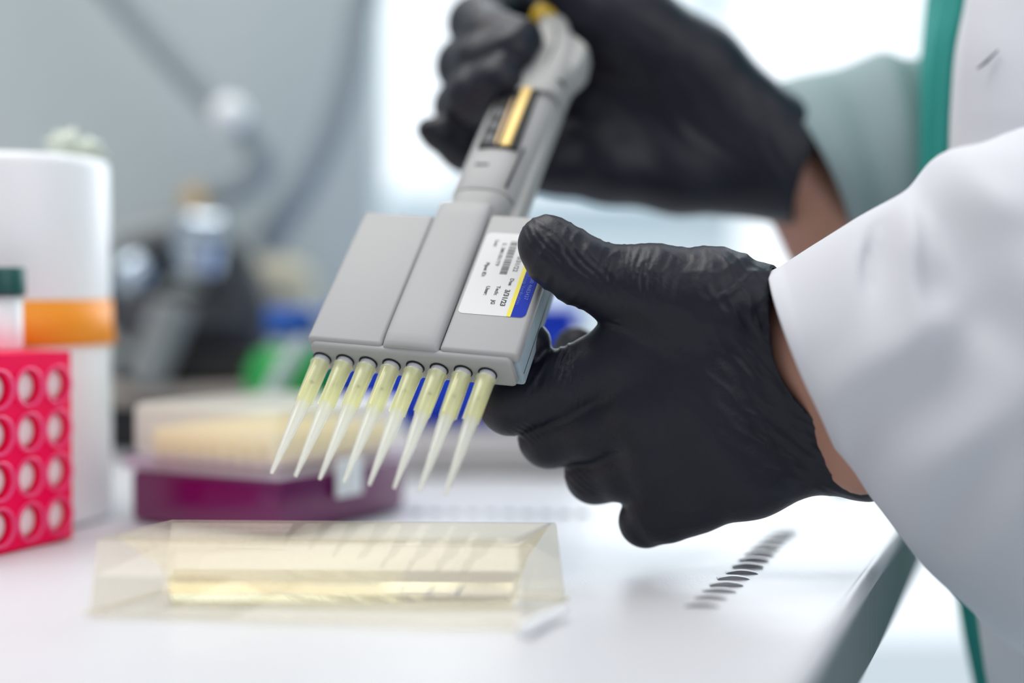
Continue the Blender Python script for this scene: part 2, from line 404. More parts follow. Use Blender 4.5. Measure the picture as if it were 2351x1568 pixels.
# raised centre panel flares out toward the bottom
def cpanel():
    rings = []
    for z, w0, yf in [(.4, 0, -7.9), (.9, .3, -8.5), (2.5, .3, -9.1), (6, .1, -9.6), (14, 0, -9.8), (40, 0, -9.9), (64, 0, -10), (70, -.3, -10), (71.6, -.9, -9.2)]:
        x0, x1 = -6.9-w0*0, 14.0+w0*0
        pr = [(x0, .2), (x0, yf+1.6), (x0+.5, yf+.7), (x0+1.6, yf+.15), (x0+4, yf-.1), (3.5, yf-.3), (x1-4, yf-.1), (x1-1.6, yf+.15), (x1-.5, yf+.7), (x1, yf+1.6), (x1, .2)]
        rings.append([(a*mm, b*mm, z*mm) for a, b in pr])
    return loft(rings)
lp('centre_panel', cpanel(), M['grey'], s=50)
lp('back_shell', bx(-35.6, 42.5, -3.9, 9.2, 1.6, 65, 1.2, 3), M['side'])
lp('back_seam', bx(42.3, 42.6, 3.9, 4.2, 3, 63.5, 0), M['dark'])
# nozzle carrier strip
def strip():
    sec = [(-6.8, 1.5), (-7.1, .3), (-6.6, -.8), (-5.6, -1.5), (5.0, -1.7), (6.2, -1.2), (6.8, 0), (6.6, 1.5)]
    rings = []
    for x, k in [(-34.6, .80), (-34.0, .93), (-33, 1.0), (39.2, 1.0), (40.2, .93), (40.8, .80)]:
        rings.append([(x*mm, y*k*mm, z*k*mm) for y, z in sec])
    return loft(rings)
lp('nozzle_strip', strip(), M['grey2'], s=50)
for i in range(8):
    x = (-31.5+9*i)*mm
    lp('socket_ring', lathe([(3.45*mm, -1.78*mm), (3.0*mm, -2.0*mm), (2.75*mm, -1.8*mm)], 32, (True, True), x, -.2*mm), M['dark'])
    nz = lp('nozzle', lathe([(2.95*mm, -1.6*mm), (2.95*mm, -2.6*mm), (2.75*mm, -3.4*mm), (2.5*mm, -5.4*mm), (2.1*mm, -10*mm), (1.95*mm, -12*mm), (1.3*mm, -12.4*mm)], 32, (True, True), x), M['nozzle'])
    lp('nozzle_bore', lathe([(.85*mm, -12.45*mm), (.7*mm, -12.7*mm)], 16, (True, True), x), M['dark'], nz)
# calibration sticker
def rrect(x0, x1, z0, z1, y, r, n=6, corners=(1, 1, 1, 1)):
    pts = []
    for (cx, cz, a0, k) in ((x1-r, z1-r, 0, 0), (x0+r, z1-r, 90, 1), (x0+r, z0+r, 180, 2), (x1-r, z0+r, 270, 3)):
        if corners[k]:
            for i in range(n+1):
                a = R(a0+90*i/n); pts.append((cx+r*math.cos(a), y, cz+r*math.sin(a)))
        else: pts.append({0: (x1, y, z1), 1: (x0, y, z1), 2: (x0, y, z0), 3: (x1, y, z0)}[k])
    return pts
def plate(pts, th):
    n = len(pts); V = [(a*mm, b*mm, c*mm) for a, b, c in pts]+[(a*mm, (b+th)*mm, c*mm) for a, b, c in pts]
    return V, [tuple(range(n)), tuple(n+i for i in range(n))[::-1]]+[(i, (i+1) % n, n+(i+1) % n, n+i) for i in range(n)]
lab = lp('calibration_label', plate(rrect(16.2, 41.2, 17.8, 57.5, -8.36, 1.9), .18), M['sticker'], smooth=False); lab['label'] = 'white service label with a yellow and blue stripe'
lp('blue_band', plate(rrect(35.9, 41.25, 17.78, 57.52, -8.44, 1.9, 6, (1, 0, 0, 1)), .1), M['sblue'], lab, smooth=False)
lp('yellow_band', plate(rrect(34.4, 36.0, 17.78, 57.52, -8.46, .01, 1, (0, 0, 0, 0)), .1), M['syel'], lab, smooth=False)
def text(s, size, x, z, m, parent, bold=0.0, y=-8.42):
    c = bpy.data.curves.new('txt', 'FONT'); c.body = s; c.size = size*mm; c.extrude = .00002; c.offset = bold*mm; c.resolution_u = 3
    to = bpy.data.objects.new('txt', c); C.objects.link(to)
    dg = bpy.context.evaluated_depsgraph_get(); me = bpy.data.meshes.new_from_object(to.evaluated_get(dg))
    V = [v.co.copy() for v in me.vertices]; Fc = [tuple(p.vertices) for p in me.polygons]
    bpy.data.objects.remove(to); bpy.data.curves.remove(c); bpy.data.meshes.remove(me)
    # reads downward along the label, tops of the letters toward the blue band
    V = [(x*mm+v.y, y*mm-v.z, z*mm-v.x) for v in V]
    return lp('lettering', (V, Fc), m, parent, smooth=False)
text('CALL 800 4683437', 2.1, 38.7, 42.5, M['inkw'], lab, -.02, -8.52)
text('PerenTemp Verification', 2.0, 36.4, 42.5, M['inkw'], lab, -.04, -8.52)
text('3/31/22', 2.5, 31.0, 46.5, M['ink'], lab, .02)
text('Due', 2.0, 31.2, 35.6, M['ink'], lab, .05)
text('3/31/23', 2.6, 30.8, 30.2, M['ink'], lab, .08)
text('Tech:', 2.0, 27.2, 31.6, M['ink'], lab, .04)
text('JG', 2.0, 27.2, 24.8, M['ink'], lab, .06)
text('S. 3M1/01/T9', 2.1, 23.6, 52.5, M['ink'], lab, .02)
text('User:', 2.0, 23.4, 31.2, M['ink'], lab, .05)
text('Pipet ID:', 2.0, 20.0, 42.5, M['ink'], lab, .05)
text('Loc:', 2.0, 20.4, 53.8, M['ink'], lab, .05)
bc = []; z = 53.6
random.seed(3)
while z > 37.0:
    wd = random.choice([.22, .22, .45, .6]); bc.append(plate(rrect(26.4, 29.2, z-wd, z, -8.40, .01, 1, (0, 0, 0, 0)), .05)); z -= wd+random.choice([.2, .25, .4])
lp('barcode', merge(*bc), M['ink'], lab, smooth=False)
# neck and handle
def sering(xc, hw, yc, hd, z, n=3.0, m=40):
    r = []
    for i in range(m):
        a = 2*math.pi*i/m; c, s = math.cos(a), math.sin(a)
        r.append(((xc+hw*math.copysign(abs(c)**(2/n), c))*mm, (yc+hd*math.copysign(abs(s)**(2/n), s))*mm, z*mm))
    return r
lp('neck', loft([sering(4.5, 10.5, 0, 8.2, 60), sering(5.0, 10.5, 0, 8.4, 70), sering(5.8, 11.3, 0, 8.6, 73), sering(6.4, 11.8, 0, 8.8, 79.2)]), M['grey2'], s=50)
lp('ejector_arm', bx(15.5, 22.5, -1, 8, 64, 140, 1.5), M['grey2'])
lp('collar_gap', loft([sering(6.6, 11.2, 0, 8.2, 79), sering(6.6, 11.2, 0, 8.2, 80.6)]), M['dark'])
hd = [(80.0, 6.2, 12.6, 9.6), (81, 6.2, 13.0, 9.9), (92, 6.3, 13.3, 9.9), (100, 6.6, 13.4, 9.9), (110, 7.0, 13.6, 10), (122, 7.6, 13.8, 10), (131, 8.2, 13.7, 10), (136, 9.8, 12.0, 9.6), (138.5, 11.6, 9.6, 8.8)]
lp('grip', loft([sering(xc, hw, 1.0, d, z, 2.6) for z, xc, hw, d in hd]), M['grey'], s=55)
lp('grip_seam', loft([sering(16.5, .4, -7.9, .9, 82, 2, 8), sering(17.2, .4, -7.6, .9, 101, 2, 8), sering(17.6, .4, -7.6, .9, 104, 2, 8)]), M['darkgrey'])
lp('display_recess', bx(-.8, 15.2, -9.6, -6, 102, 137, .5), M['dark'])
lp('gold_scale', bx(8.2, 12.4, -10.2, -8, 103, 138, .5), M['gold'])
lp('side_scale', bx(5.6, 6.6, -9.9, -8, 104, 131, .3), M['brass'])
for k, z in enumerate((107, 114.5, 122)):
    lp('counter_wheel', bx(.6, 5.0, -9.9, -8, z-2.6, z+2.6, .6), M['darkgrey'])
lp('volume_mark', bx(1, 6.5, -9.12, -8.8, 92.3, 93.5, .1), M['darkgrey'])
up = [(136.5, 12.2, 10.8, -.5, 9.6), (138.5, 12.3, 11.2, -.5, 9.8), (150, 12.9, 11.0, -.5, 9.6), (160, 13.4, 10.6, 0, 9.4), (168, 13.2, 9.8, 0, 9.2), (176, 11.2, 8.2, 0, 9), (182, 9.2, 7.0, 0, 8.6), (187, 7.6, 6.6, 0, 8)]
lp('upper_cover', loft([sering(xc, hw, yc, d, z, 3.4) for z, xc, hw, yc, d in up]), M['grey2'], s=40)
lp('cover_seam', loft([sering(14.5, .35, -9.6, .6, 140, 2, 8), sering(14.8, .35, -9.5, .6, 166, 2, 8), sering(12.0, .35, -9.0, .6, 178, 2, 8)]), M['darkgrey'])
hk = [(148, 19, 3.5, 6), (153, 20.5, 4.8, 6.4), (158, 22.2, 5.4, 6.8), (161, 22.8, 5.2, 6.8), (170, 22.6, 4.6, 6.4), (173, 20.4, 4.6, 6), (178, 15.5, 4.0, 5.4)]
lp('finger_hook', loft([sering(xc, hw, 0, d, z, 4) for z, xc, hw, d in hk]), M['grey2'], s=40)
lp('hook_seam', bx(16.3, 23.6, -9.0, 4, 143.2, 144.6, .3), M['darkgrey'])
lp('plunger_button', lathe([(6.5*mm, 186*mm), (9.4*mm, 188*mm), (9.8*mm, 194*mm), (9.0*mm, 197.5*mm), (6.5*mm, 199*mm)], 40, (True, True), 5.0*mm, 0), M['ydial'])

# disposable tips, one thing each
ordn = ['leftmost yellow pipette tip, at the outer left end of the row', 'second yellow pipette tip from the left end of the row', 'third yellow pipette tip from the left end of the row',
        'fourth yellow pipette tip from the left, just left of the middle', 'fifth yellow pipette tip from the left, just right of the middle', 'third yellow pipette tip from the right end of the row',
        'second yellow pipette tip from the right end of the row', 'rightmost yellow pipette tip, beside the gloved index finger']
def tipmesh():
    o_ = [(3.4, -3.9), (3.62, -4.05), (3.62, -4.7), (3.32, -5.1), (3.28, -8), (2.85, -21.5), (2.70, -22.0)]
    i_ = [(2.35, -22.0), (2.75, -12), (3.0, -4.6), (3.25, -3.9)]
    up_ = lathe([(a*mm, b*mm) for a, b in o_+i_], 32, (False, False))
    lo_ = [(2.70, -22.0), (2.58, -22.3), (2.38, -27), (1.35, -42), (.78, -50.6), (.62, -52.2), (.36, -52.3), (.42, -50), (.95, -42), (1.98, -27), (2.3, -22.2)]
    low_ = lathe([(a*mm, b*mm) for a, b in lo_], 32, (False, False))
    ribs = []
    for a in (20, 140, 260):
        c, s = math.cos(R(a)), math.sin(R(a)); v, f = rbox(2.9*mm, 3.4*mm, -.22*mm, .22*mm, -21.6*mm, -5*mm, 0)
        ribs.append(([(x*c-y*s, x*s+y*c, z) for x, y, z in v], f))
    return merge(up_, *ribs), low_
tu, tl = tipmesh()
tip0 = None
for i in range(8):
    Mt = PM @ Matrix.Translation(((-31.5+9*i)*mm, 0, 0))
    if tip0 is None:
        r0 = empty('pipette_tip', Mt, ordn[i], 'pipette tip', 'yellow tips on the pipette'); tip0 = r0
        k1 = mk('tip_collar', *tu, M['tip'], r0, local=True); sharp(k1, 40); k2 = mk('tip_cone', *tl, M['tip2'], r0, local=True); sharp(k2, 40)
    else:
        r = r0.copy(); C.objects.link(r); r['label'] = ordn[i]; r.matrix_basis = Mt @ Matrix.Rotation(i*.7, 4, 'Z')
        for ch in (k1, k2):
            c = ch.copy(); C.objects.link(c); c.parent = r

# ------------------------------------------------------------------ signed-distance bodies meshed by surface nets
def nets(f, lo, hi, h):
    n = [int(math.ceil((hi[i]-lo[i])/h))+1 for i in range(3)]
    ax = [lo[i]+h*np.arange(n[i]) for i in range(3)]
    X, Y, Z = np.meshgrid(*[a.astype(np.float32) for a in ax], indexing='ij')
    D = f(X, Y, Z).astype(np.float32)
    ins = D < 0
    cc = np.zeros(tuple(k-1 for k in n), np.int8)
    cor = [(a, b, c) for a in (0, 1) for b in (0, 1) for c in (0, 1)]
    def sh(A, o): return A[o[0]:o[0]+n[0]-1, o[1]:o[1]+n[1]-1, o[2]:o[2]+n[2]-1]
    for o in cor: cc += sh(ins, o)
    act = (cc > 0) & (cc < 8)
    idx = -np.ones(act.shape, np.int64); ii = np.argwhere(act); idx[act] = np.arange(len(ii))
    acc = np.zeros((len(ii), 3)); cnt = np.zeros(len(ii))
    for o in cor:
        for a in range(3):
            if o[a]: continue
            q = list(o); q[a] = 1
            d0 = D[tuple((ii+o).T)]; d1 = D[tuple((ii+q).T)]; m = (d0 < 0) != (d1 < 0)
            t = np.where(m, d0/np.where(m, d0-d1, 1), 0)
            pt = np.array(o, float)[None, :].repeat(len(ii), 0); pt[:, a] += t
            acc[m] += pt[m]; cnt[m] += 1
    V = (ii+acc/cnt[:, None])*h+np.array(lo)
    Fc = []
    for a in range(3):
        b, c = (a+1) % 3, (a+2) % 3
        sl0 = [slice(1, n[k]-1) for k in range(3)]; sl0[a] = slice(0, n[a]-1); sl1 = list(sl0); sl1[a] = slice(1, n[a])
        s0, s1 = ins[tuple(sl0)], ins[tuple(sl1)]
        for flip in (0, 1):
            m = np.argwhere((s0 & ~s1) if not flip else (~s0 & s1))
            if not len(m): continue
            base = m.copy()
            for k in range(3):
                if k != a: base[:, k] += 1
            def gi(db, dc):
                q = base.copy(); q[:, b] += db; q[:, c] += dc; return idx[tuple(q.T)]
            q = np.stack([gi(-1, -1), gi(0, -1), gi(0, 0), gi(-1, 0)], 1)
            if flip: q = q[:, ::-1]
            Fc.append(q)
    return V, np.vstack(Fc)
def smin(a, b, k):
    if k <= 0: return np.minimum(a, b)
    h = np.clip(.5+.5*(b-a)/k, 0, 1); return b*(1-h)+a*h-k*h*(1-h)
def seg(X, Y, Z, a, b, ra, rb):
    ba = np.array(b)-np.array(a); L = float(ba@ba)+1e-12
    t = np.clip(((X-a[0])*ba[0]+(Y-a[1])*ba[1]+(Z-a[2])*ba[2])/L, 0, 1)
    return np.sqrt((X-a[0]-t*ba[0])**2+(Y-a[1]-t*ba[1])**2+(Z-a[2]-t*ba[2])**2)-(ra+(rb-ra)*t)
def K(px, py, z): return np.array(((px-1175.5)/F*z, -(py-784)/F*z, z))*1.0   # metres seen from the camera's place; z metres
def chain_sdf(chains, kin, kout):
    """chains: list of (list of (px,py,z,r_mm), k within, k to the rest)"""
    def f(X, Y, Z):
        D = None
        for pts, k1, k2 in chains:
            d = None; jj = [(K(a, b, c), r*mm) for a, b, c, r in pts]
            for (p, r), (q, s) in zip(jj[:-1], jj[1:]):
                e_ = seg(X, Y, Z, p, q, r, s); d = e_ if d is None else smin(d, e_, k1*mm)
            D = d if D is None else smin(D, d, k2*mm)
        return D
    return f
def bounds(chains, pad):
    P_ = np.array([np.r_[K(a, b, c)-r*mm, K(a, b, c)+r*mm] for ch in chains for a, b, c, r in ch[0]])
    return P_[:, :3].min(0)-pad, P_[:, 3:].max(0)+pad
def vnorm(V, Fc):
    a = V[Fc[:, 0]]; b = V[Fc[:, 1]]; c = V[Fc[:, 2]]; d = V[Fc[:, 3]]
    n = np.cross(c-a, d-b); N = np.zeros_like(V)
    for k in range(4): np.add.at(N, Fc[:, k], n)
    return N/(np.linalg.norm(N, axis=1)[:, None]+1e-12)
def relax(V, Fc, it):
    E_ = np.vstack([Fc[:, [0, 1]], Fc[:, [1, 2]], Fc[:, [2, 3]], Fc[:, [3, 0]]]); E_ = np.vstack([E_, E_[:, ::-1]])
    deg = np.bincount(E_[:, 0], minlength=len(V))[:, None]
    for _ in range(it):
        A = np.zeros_like(V)
        for k in range(3): A[:, k] = np.bincount(E_[:, 0], weights=V[E_[:, 1], k], minlength=len(V))
        V = V*.5+.5*A/np.maximum(deg, 1)
    return V
def px_of(V): return 1175.5+F*V[:, 0]/V[:, 2], 784-F*V[:, 1]/V[:, 2]
def wrinkles(V, N, defs):
    """defs: (cx, cy, angle of the crease line, wavelength px, amp mm, sigma along, sigma across, curve)"""
    x, y = px_of(V); D = np.zeros(len(V))
    for (cx, cy, ang, wl, amp, sa, sc, cur) in defs:
        a = R(ang); al = (x-cx)*math.cos(a)+(y-cy)*math.sin(a); ac = -(x-cx)*math.sin(a)+(y-cy)*math.cos(a)
        ac2 = ac+cur*al*al/1000.0+5*np.sin(al/23.0+cx)+7*np.sin(al/61.0+ac/37.0+cy)+4*np.sin(ac/13.0+al/47.0)
        g = np.exp(-.5*(al/sa)**2-.5*(ac/sc)**2)
        wv = np.sin(ac2*2*math.pi/wl+cy); wv = 1-2*np.abs(np.sin(ac2*math.pi/wl+cy))**.7
        D += amp*mm*g*wv*.5*(.65+.55*np.sin(al/31.0+ac/19.0+cx*.7))
    return V+N*D[:, None]
def cut(V, Fc, c, n):
    bm = bmesh.new(); vs = [bm.verts.new(p) for p in V.tolist()]
    for f in Fc.tolist(): bm.faces.new([vs[i] for i in f])
    bmesh.ops.bisect_plane(bm, geom=list(bm.verts)+list(bm.edges)+list(bm.faces), dist=1e-6, plane_co=c.tolist(), plane_no=n.tolist(), clear_outer=True)
    # a rolled hem: a short inward lip along the opening
    be = [e_ for e_ in bm.edges if len(e_.link_faces) == 1]
    r_ = bmesh.ops.extrude_edge_only(bm, edges=be); nv_ = [q for q in r_['geom'] if isinstance(q, bmesh.types.BMVert)]
    bm.normal_update(); cen = sum((v.co for v in nv_), Vector())/len(nv_)
    for v in nv_: v.co += (cen-v.co).normalized()*.0011
    bm.verts.index_update()
    Vn = np.array([v.co[:] for v in bm.verts]); Fn = [tuple(v.index for v in f.verts) for f in bm.faces]; bm.free()
    return Vn, Fn
def cam2world(V):
    return np.stack([V[:, 0], V[:, 2]*cp+V[:, 1]*sp, CAMH+V[:, 1]*cp-V[:, 2]*sp], 1)

# ------------------------------------------------------------------ the person
# near hand (thumb on the label, fingers curled behind the pipette head)
near = [
 ([(1800, 735, .500, 17.5), (1630, 700, .498, 19.5), (1500, 668, .497, 15), (1415, 650, .497, 12.2)], 6, 8),             # thumb base
 ([(1500, 660, .497, 14), (1400, 648, .497, 12.2), (1335, 622, .494, 12.0), (1280, 585, .495, 11.6), (1256, 560, .496, 10.3)], 3, 4),              # thumb
 ([(1800, 760, .503, 17), (1600, 790, .503, 15), (1450, 815, .505, 14.2)], 6, 9),
 ([(1820, 850, .502, 17), (1620, 890, .500, 16), (1470, 940, .505, 14.5)], 6, 9),
 ([(1850, 930, .502, 16), (1650, 1000, .500, 15.5), (1510, 1045, .507, 14)], 6, 9),
 ([(1905, 1020, .502, 14.5), (1720, 1085, .502, 15.2), (1580, 1135, .510, 13.5), (1510, 1170, .512, 11.5)], 6, 8),
 ([(1450, 815, .506, 14), (1300, 880, .509, 12.2), (1172, 928, .512, 11.0), (1182, 845, .526, 9.4), (1214, 788, .5115, 8.2)], 2.5, 4),
 ([(1480, 945, .506, 14), (1360, 980, .512, 12.2), (1262, 1003, .520, 11.2), (1285, 890, .548, 9.6), (1322, 800, .556, 8.8)], 2.5, 2.5),
 ([(1515, 1050, .507, 14), (1440, 1075, .515, 12), (1366, 1088, .524, 10.8), (1400, 990, .548, 9.4), (1450, 930, .552, 8.6)], 2.5, 2.5),
 ([(1590, 1135, .509, 13), (1530, 1175, .512, 10.8), (1482, 1196, .517, 9.3), (1515, 1140, .538, 8.4), (1565, 1070, .545, 7.6)], 2.5, 1.8),
]
near_ext = near+[([(1850, 850, .500, 22), (1960, 850, .494, 22), (2100, 860, .480, 24)], 6, 12), ([(1830, 790, .500, 19), (1950, 760, .494, 19)], 5, 10), ([(1895, 1000, .500, 15), (1990, 1040, .494, 17)], 5, 10)]
hem_n = np.array([.90, .43, -.36]); hem_n /= np.linalg.norm(hem_n)
hem_c = K(1800, 625, .500)
def make_glove(chains, vox, hem, defs, name, parent, pad=.004, it=2, label=None):
    lo_, hi_ = bounds(chains, pad)
    V, Fc = nets(chain_sdf(chains, 0, 0), lo_, hi_, vox)
    V = relax(V, Fc, it); N = vnorm(V, Fc); V = wrinkles(V, N, defs)
    if hem and len(hem) > 2:
        gf = lambda Q: hem[2]*np.exp(-.5*((px_of(Q)[1]-860)/130)**2)[:, None]*hem[1][None, :]
        V2, Fc = cut(V+gf(V), Fc, hem[0], hem[1]); V = V2.copy()
        for _ in range(12): V = V2-gf(V)
    elif hem: V, Fc = cut(V, Fc, *hem)
    W = cam2world(V)
    o = mk(name, W, Fc, M['glove'], parent)
    if label: o['label'] = label
    return o
bodyc = c2w((.36, 0, .72)); 
# body: torso and both forearms as one surface
far_arm = [([(1640, 330, .628, 12), (1775, 372, .634, 16), (1850, 440, .640, 19), (1940, 540, .648, 23)], 5, 8), ([(1940, 540, .648, 23), (2300, 640, .68, 34), (2750, 300, .72, 55)], 12, 20)]
near_arm = [([(1640, 850, .504, 9), (1740, 850, .504, 15), (1850, 850, .501, 19.6), (1960, 855, .493, 22.5), (2100, 880, .475, 28), (2500, 900, .455, 34), (2900, 650, .53, 34)], 8, 10), ([(1780, 775, .502, 14), (1950, 745, .492, 18.5)], 5, 10), ([(1870, 985, .500, 12.5), (1985, 1030, .490, 17)], 5, 10)]
torso = [([(2900, -300, .64, 95), (2800, 500, .66, 90), (2900, 1300, .66, 90)], 30, 40), ([(2850, -300, .75, 85), (2850, 500, .75, 85), (2850, 1300, .76, 85)], 30, 40),
         ([(2750, -300, .72, 50), (2980, -350, .70, 45)], 30, 30)]
bc_ = near_arm+far_arm+torso
lo_, hi_ = bounds(bc_, .01)
V, Fc = nets(chain_sdf(bc_, 0, 0), lo_, hi_, .004)
V = relax(V, Fc, 2)
bw = cam2world(V); body = mk('person', bw, Fc, M['skin'], None, origin=(float(bodyc.x), float(bodyc.y), float(bw[:, 2].min())))
tag(body, 'person in white lab coat, teal scrubs and black gloves, holding the pipette', 'person')
wr_near = [
 (1290, 610, 112, 34, 1.3, 60, 40, 2), (1370, 640, 118, 26, 1.1, 60, 36, 0), (1270, 530, 40, 26, .9, 40, 22, 0), (1560, 600, 100, 22, .6, 40, 40, 0), (1690, 640, -25, 60, 1.2, 90, 40, 1), (1730, 700, 62, 44, 1.3, 80, 30, 0), (1800, 900, 55, 40, .9, 120, 30, .6), (1900, 1060, 33, 26, .8, 90, 30, .4), (1760, 1000, 38, 50, .8, 130, 50, .6),
 (1450, 640, 95, 17, 1.0, 45, 42, 0), (1500, 620, 100, 15, .6, 40, 30, 0), (1330, 590, 55, 24, 1.1, 40, 40, 0), (1250, 560, 60, 22, .8, 40, 30, 3), (1360, 660, 50, 20, .6, 50, 30, 0),
 (1640, 600, 15, 26, .5, 90, 26, 1), (1700, 600, 35, 22, .5, 60, 20, 0), (1280, 860, 108, 19, .85, 70, 26, -1.2), (1240, 840, 115, 30, .9, 60, 14, -2), (1215, 1000, 40, 14, .6, 24, 22, 0),
 (1305, 900, 100, 16, .5, 60, 30, 0), (1720, 760, 60, 34, .9, 90, 50, 1), (1740, 930, 42, 34, .45, 120, 46, .8), (1830, 1040, 32, 28, .5, 110, 50, .6), (1900, 1075, 28, 24, .4, 70, 26, .4),
 (1470, 1190, 70, 26, 1.2, 24, 16, 0), (1330, 1100, 45, 16, .5, 24, 20, 0), (1400, 745, 20, 16, .8, 20, 14, 0), (1620, 1180, -14, 40, .3, 120, 20, 0), (1560, 760, 30, 50, .25, 120, 70, 1),
]
make_glove(near_ext, .0008, (hem_c, hem_n, .0120), wr_near, 'glove', body, it=2, label='black glove on the nearer hand, thumb resting on the pipette label')
# far hand gripping the handle
far = [
 ([(1770, 300, .628, 17), (1600, 165, .625, 21), (1450, 75, .622, 22), (1340, 20, .618, 18)], 6, 8),
 ([(1770, 330, .628, 20), (1550, 230, .630, 19), (1370, 150, .636, 16)], 6, 10),
 ([(1780, 370, .630, 20), (1560, 320, .632, 19), (1360, 260, .634, 16)], 6, 10),
 ([(1775, 410, .630, 18.5), (1560, 400, .628, 17.5), (1400, 380, .626, 16.5), (1290, 372, .626, 15)], 6, 10),
 ([(1340, 20, .618, 17), (1300, -60, .610, 13), (1262, -75, .608, 11)], 3, 5),                                            # thumb over the button
 ([(1380, 90, .640, 14), (1180, 10, .646, 12.5), (1094, 55, .626, 12.5), (1130, 84, .602, 11.4), (1196, 92, .591, 9.4)], 3, 4),
 ([(1370, 180, .640, 14), (1150, 140, .642, 13), (1070, 152, .620, 12.8), (1110, 145, .598, 12), (1176, 118, .586, 10.0)], 3, 3),
 ([(1360, 270, .640, 14), (1140, 240, .636, 13), (1064, 246, .612, 12.4), (1092, 222, .592, 12), (1144, 186, .580, 10.0)], 3, 3),
 ([(1290, 372, .626, 14), (1160, 385, .620, 11), (1064, 335, .608, 10.8), (1004, 306, .600, 7.2), (981, 297, .598, 4.6)], 2.5, 5),
]
far_ext = far+[([(1780, 365, .630, 20), (1860, 400, .632, 21)], 5, 12)]
hn = np.array([.83, -.32, -.35]); hn /= np.linalg.norm(hn)
wr_far = [(1560, 250, 55, 60, 1.0, 110, 60, 1), (1300, 350, 10, 40, .5, 120, 40, 0), (1120, 100, -28, 40, .9, 60, 40, 0), (1060, 200, -60, 44, .7, 60, 30, 0), (1800, 300, 65, 40, 1.0, 100, 40, 0), (1500, 60, 30, 50, .5, 100, 40, 0)]
make_glove(far_ext, .0012, (K(1866, 350, .612), hn), wr_far, 'glove', body, it=2, label='black glove on the farther hand, gripping the pipette handle')

# sleeves and coat
def sleeve(secs, n=72, m=70, folds=(), seed=0, hemt=.0012, noise_amp=.003, dents=()):
    """secs: (top px, bottom px, z, depth semi-axis, near-side shift px)"""
    rows = []
    for (tx, ty, bx_, by_, z, B, shx) in secs:
        t = K(tx, ty, z); b = K(bx_, by_, z); rows.append(np.r_[(t+b)/2, (t-b)/2, B, shx/F*z])
    A = crm(rows, m); outer = []
    for k in range(m):
        c, h, B, s = A[k, :3], A[k, 3:6], A[k, 6], A[k, 7]; ring = []
        for i in range(n):
            a = 2*math.pi*i/n; sn = math.sin(a); co = math.cos(a)
            q = c+h*co+np.array([s*sn, 0, -B*sn])
            rad = q-c; rl = np.linalg.norm(rad)
            d = noise_amp*mnoise.noise(Vector(q*22)+Vector((seed, 0, 0)))*min(1, (k+2)/8)
            for (fk, fa, wk, wa, amp, sk_) in folds:
                dk = k/(m-1)-fk; da = (a-fa+math.pi) % (2*math.pi)-math.pi; dk2 = dk+sk_*da
                d += amp*math.exp(-.5*(dk2/wk)**2-.5*(da/wa)**2)
            q = q+rad/rl*d
            if dents and sn > -.1:
                x_, y_ = 1175.5+F*q[0]/q[2], 784-F*q[1]/q[2]; dd = 0
                for (dx_, dy_, da_, sl_, sw_, am_) in dents:
                    ca, sa_ = math.cos(R(da_)), math.sin(R(da_)); al = (x_-dx_)*ca+(y_-dy_)*sa_; ac = -(x_-dx_)*sa_+(y_-dy_)*ca
                    dd += am_*math.exp(-.5*(al/sl_)**2-.5*(ac/sw_)**2)
                q = q+np.array([0, 0, dd*min(1, (sn+.1)/.5)])
            ring.append(q)
        outer.append(ring)
    O_ = np.array(outer)
    cen = O_.mean(1, keepdims=True); inn = cen+(O_-cen)*(1-hemt/np.linalg.norm(O_-cen, axis=2, keepdims=True))
    mid_ = O_[0]*.5+inn[0]*.5; ax = (O_[1]-O_[0]).mean(0); ax /= np.linalg.norm(ax)
    rings = [inn[k] for k in range(m-1, 0, -4)]+[inn[0], mid_-ax*.0006, *[O_[k] for k in range(m)]]
    allv = np.vstack(rings); W = cam2world(allv)
    rr = [W[k*n:(k+1)*n] for k in range(len(rings))]
    return loft(rr, (False, False))
HP = math.pi/2
sl = mk('coat_sleeve', *sleeve([(1770, 620, 1966, 1088, .497, .031, -70), (1835, 583, 2022, 1170, .492, .036, -60), (1960, 512, 2120, 1295, .480, .044, -40), (2085, 438, 2235, 1408, .468, .050, -10), (2170, 335, 2335, 1495, .46, .056, 0),
      (2300, 300, 2420, 1500, .458, .062, 0), (2560, 200, 2600, 1450, .47, .07, 0), (2850, -100, 2900, 1300, .52, .08, 0), (2950, -900, 3300, 700, .56, .08, 0)], n=110, m=100,
      folds=[(.50, 2.2, .04, .5, -.006, .0), (.17, 1.7, .03, .8, -.002, .12), (.56, 1.6, .04, .6, .005, -.1)],
      dents=[(2020, 590, 98, 75, 26, .0095), (2085, 560, 85, 120, 20, -.006), (2180, 520, 60, 130, 34, .008), (2120, 760, -35, 120, 34, -.004), (2230, 700, 35, 140, 46, .006), (2060, 960, -40, 150, 40, .004), (1960, 860, -50, 160, 40, -.003), (2200, 1020, -35, 160, 46, -.005), (2160, 1250, -60, 150, 40, .005), (2290, 460, 20, 90, 40, -.005)],
      seed=3, noise_amp=.005), M['coat'], body); sl['label'] = 'white coat sleeve of the nearer arm'
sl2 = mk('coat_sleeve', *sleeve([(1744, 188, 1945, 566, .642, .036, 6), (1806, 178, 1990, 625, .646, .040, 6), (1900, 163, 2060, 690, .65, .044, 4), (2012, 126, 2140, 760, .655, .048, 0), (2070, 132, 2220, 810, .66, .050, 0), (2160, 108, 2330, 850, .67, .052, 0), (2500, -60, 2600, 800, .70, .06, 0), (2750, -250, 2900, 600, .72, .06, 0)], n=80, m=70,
      folds=[(.25, 1.5, .05, .8, -.004, .05), (.38, 1.0, .04, .6, .004, .05), (.3, 2.2, .05, .5, .003, -.1)], seed=9, noise_amp=.003), M['shadedsleeve'], body); sl2['label'] = 'white coat sleeve of the farther arm, coloured grey-green for its shade'

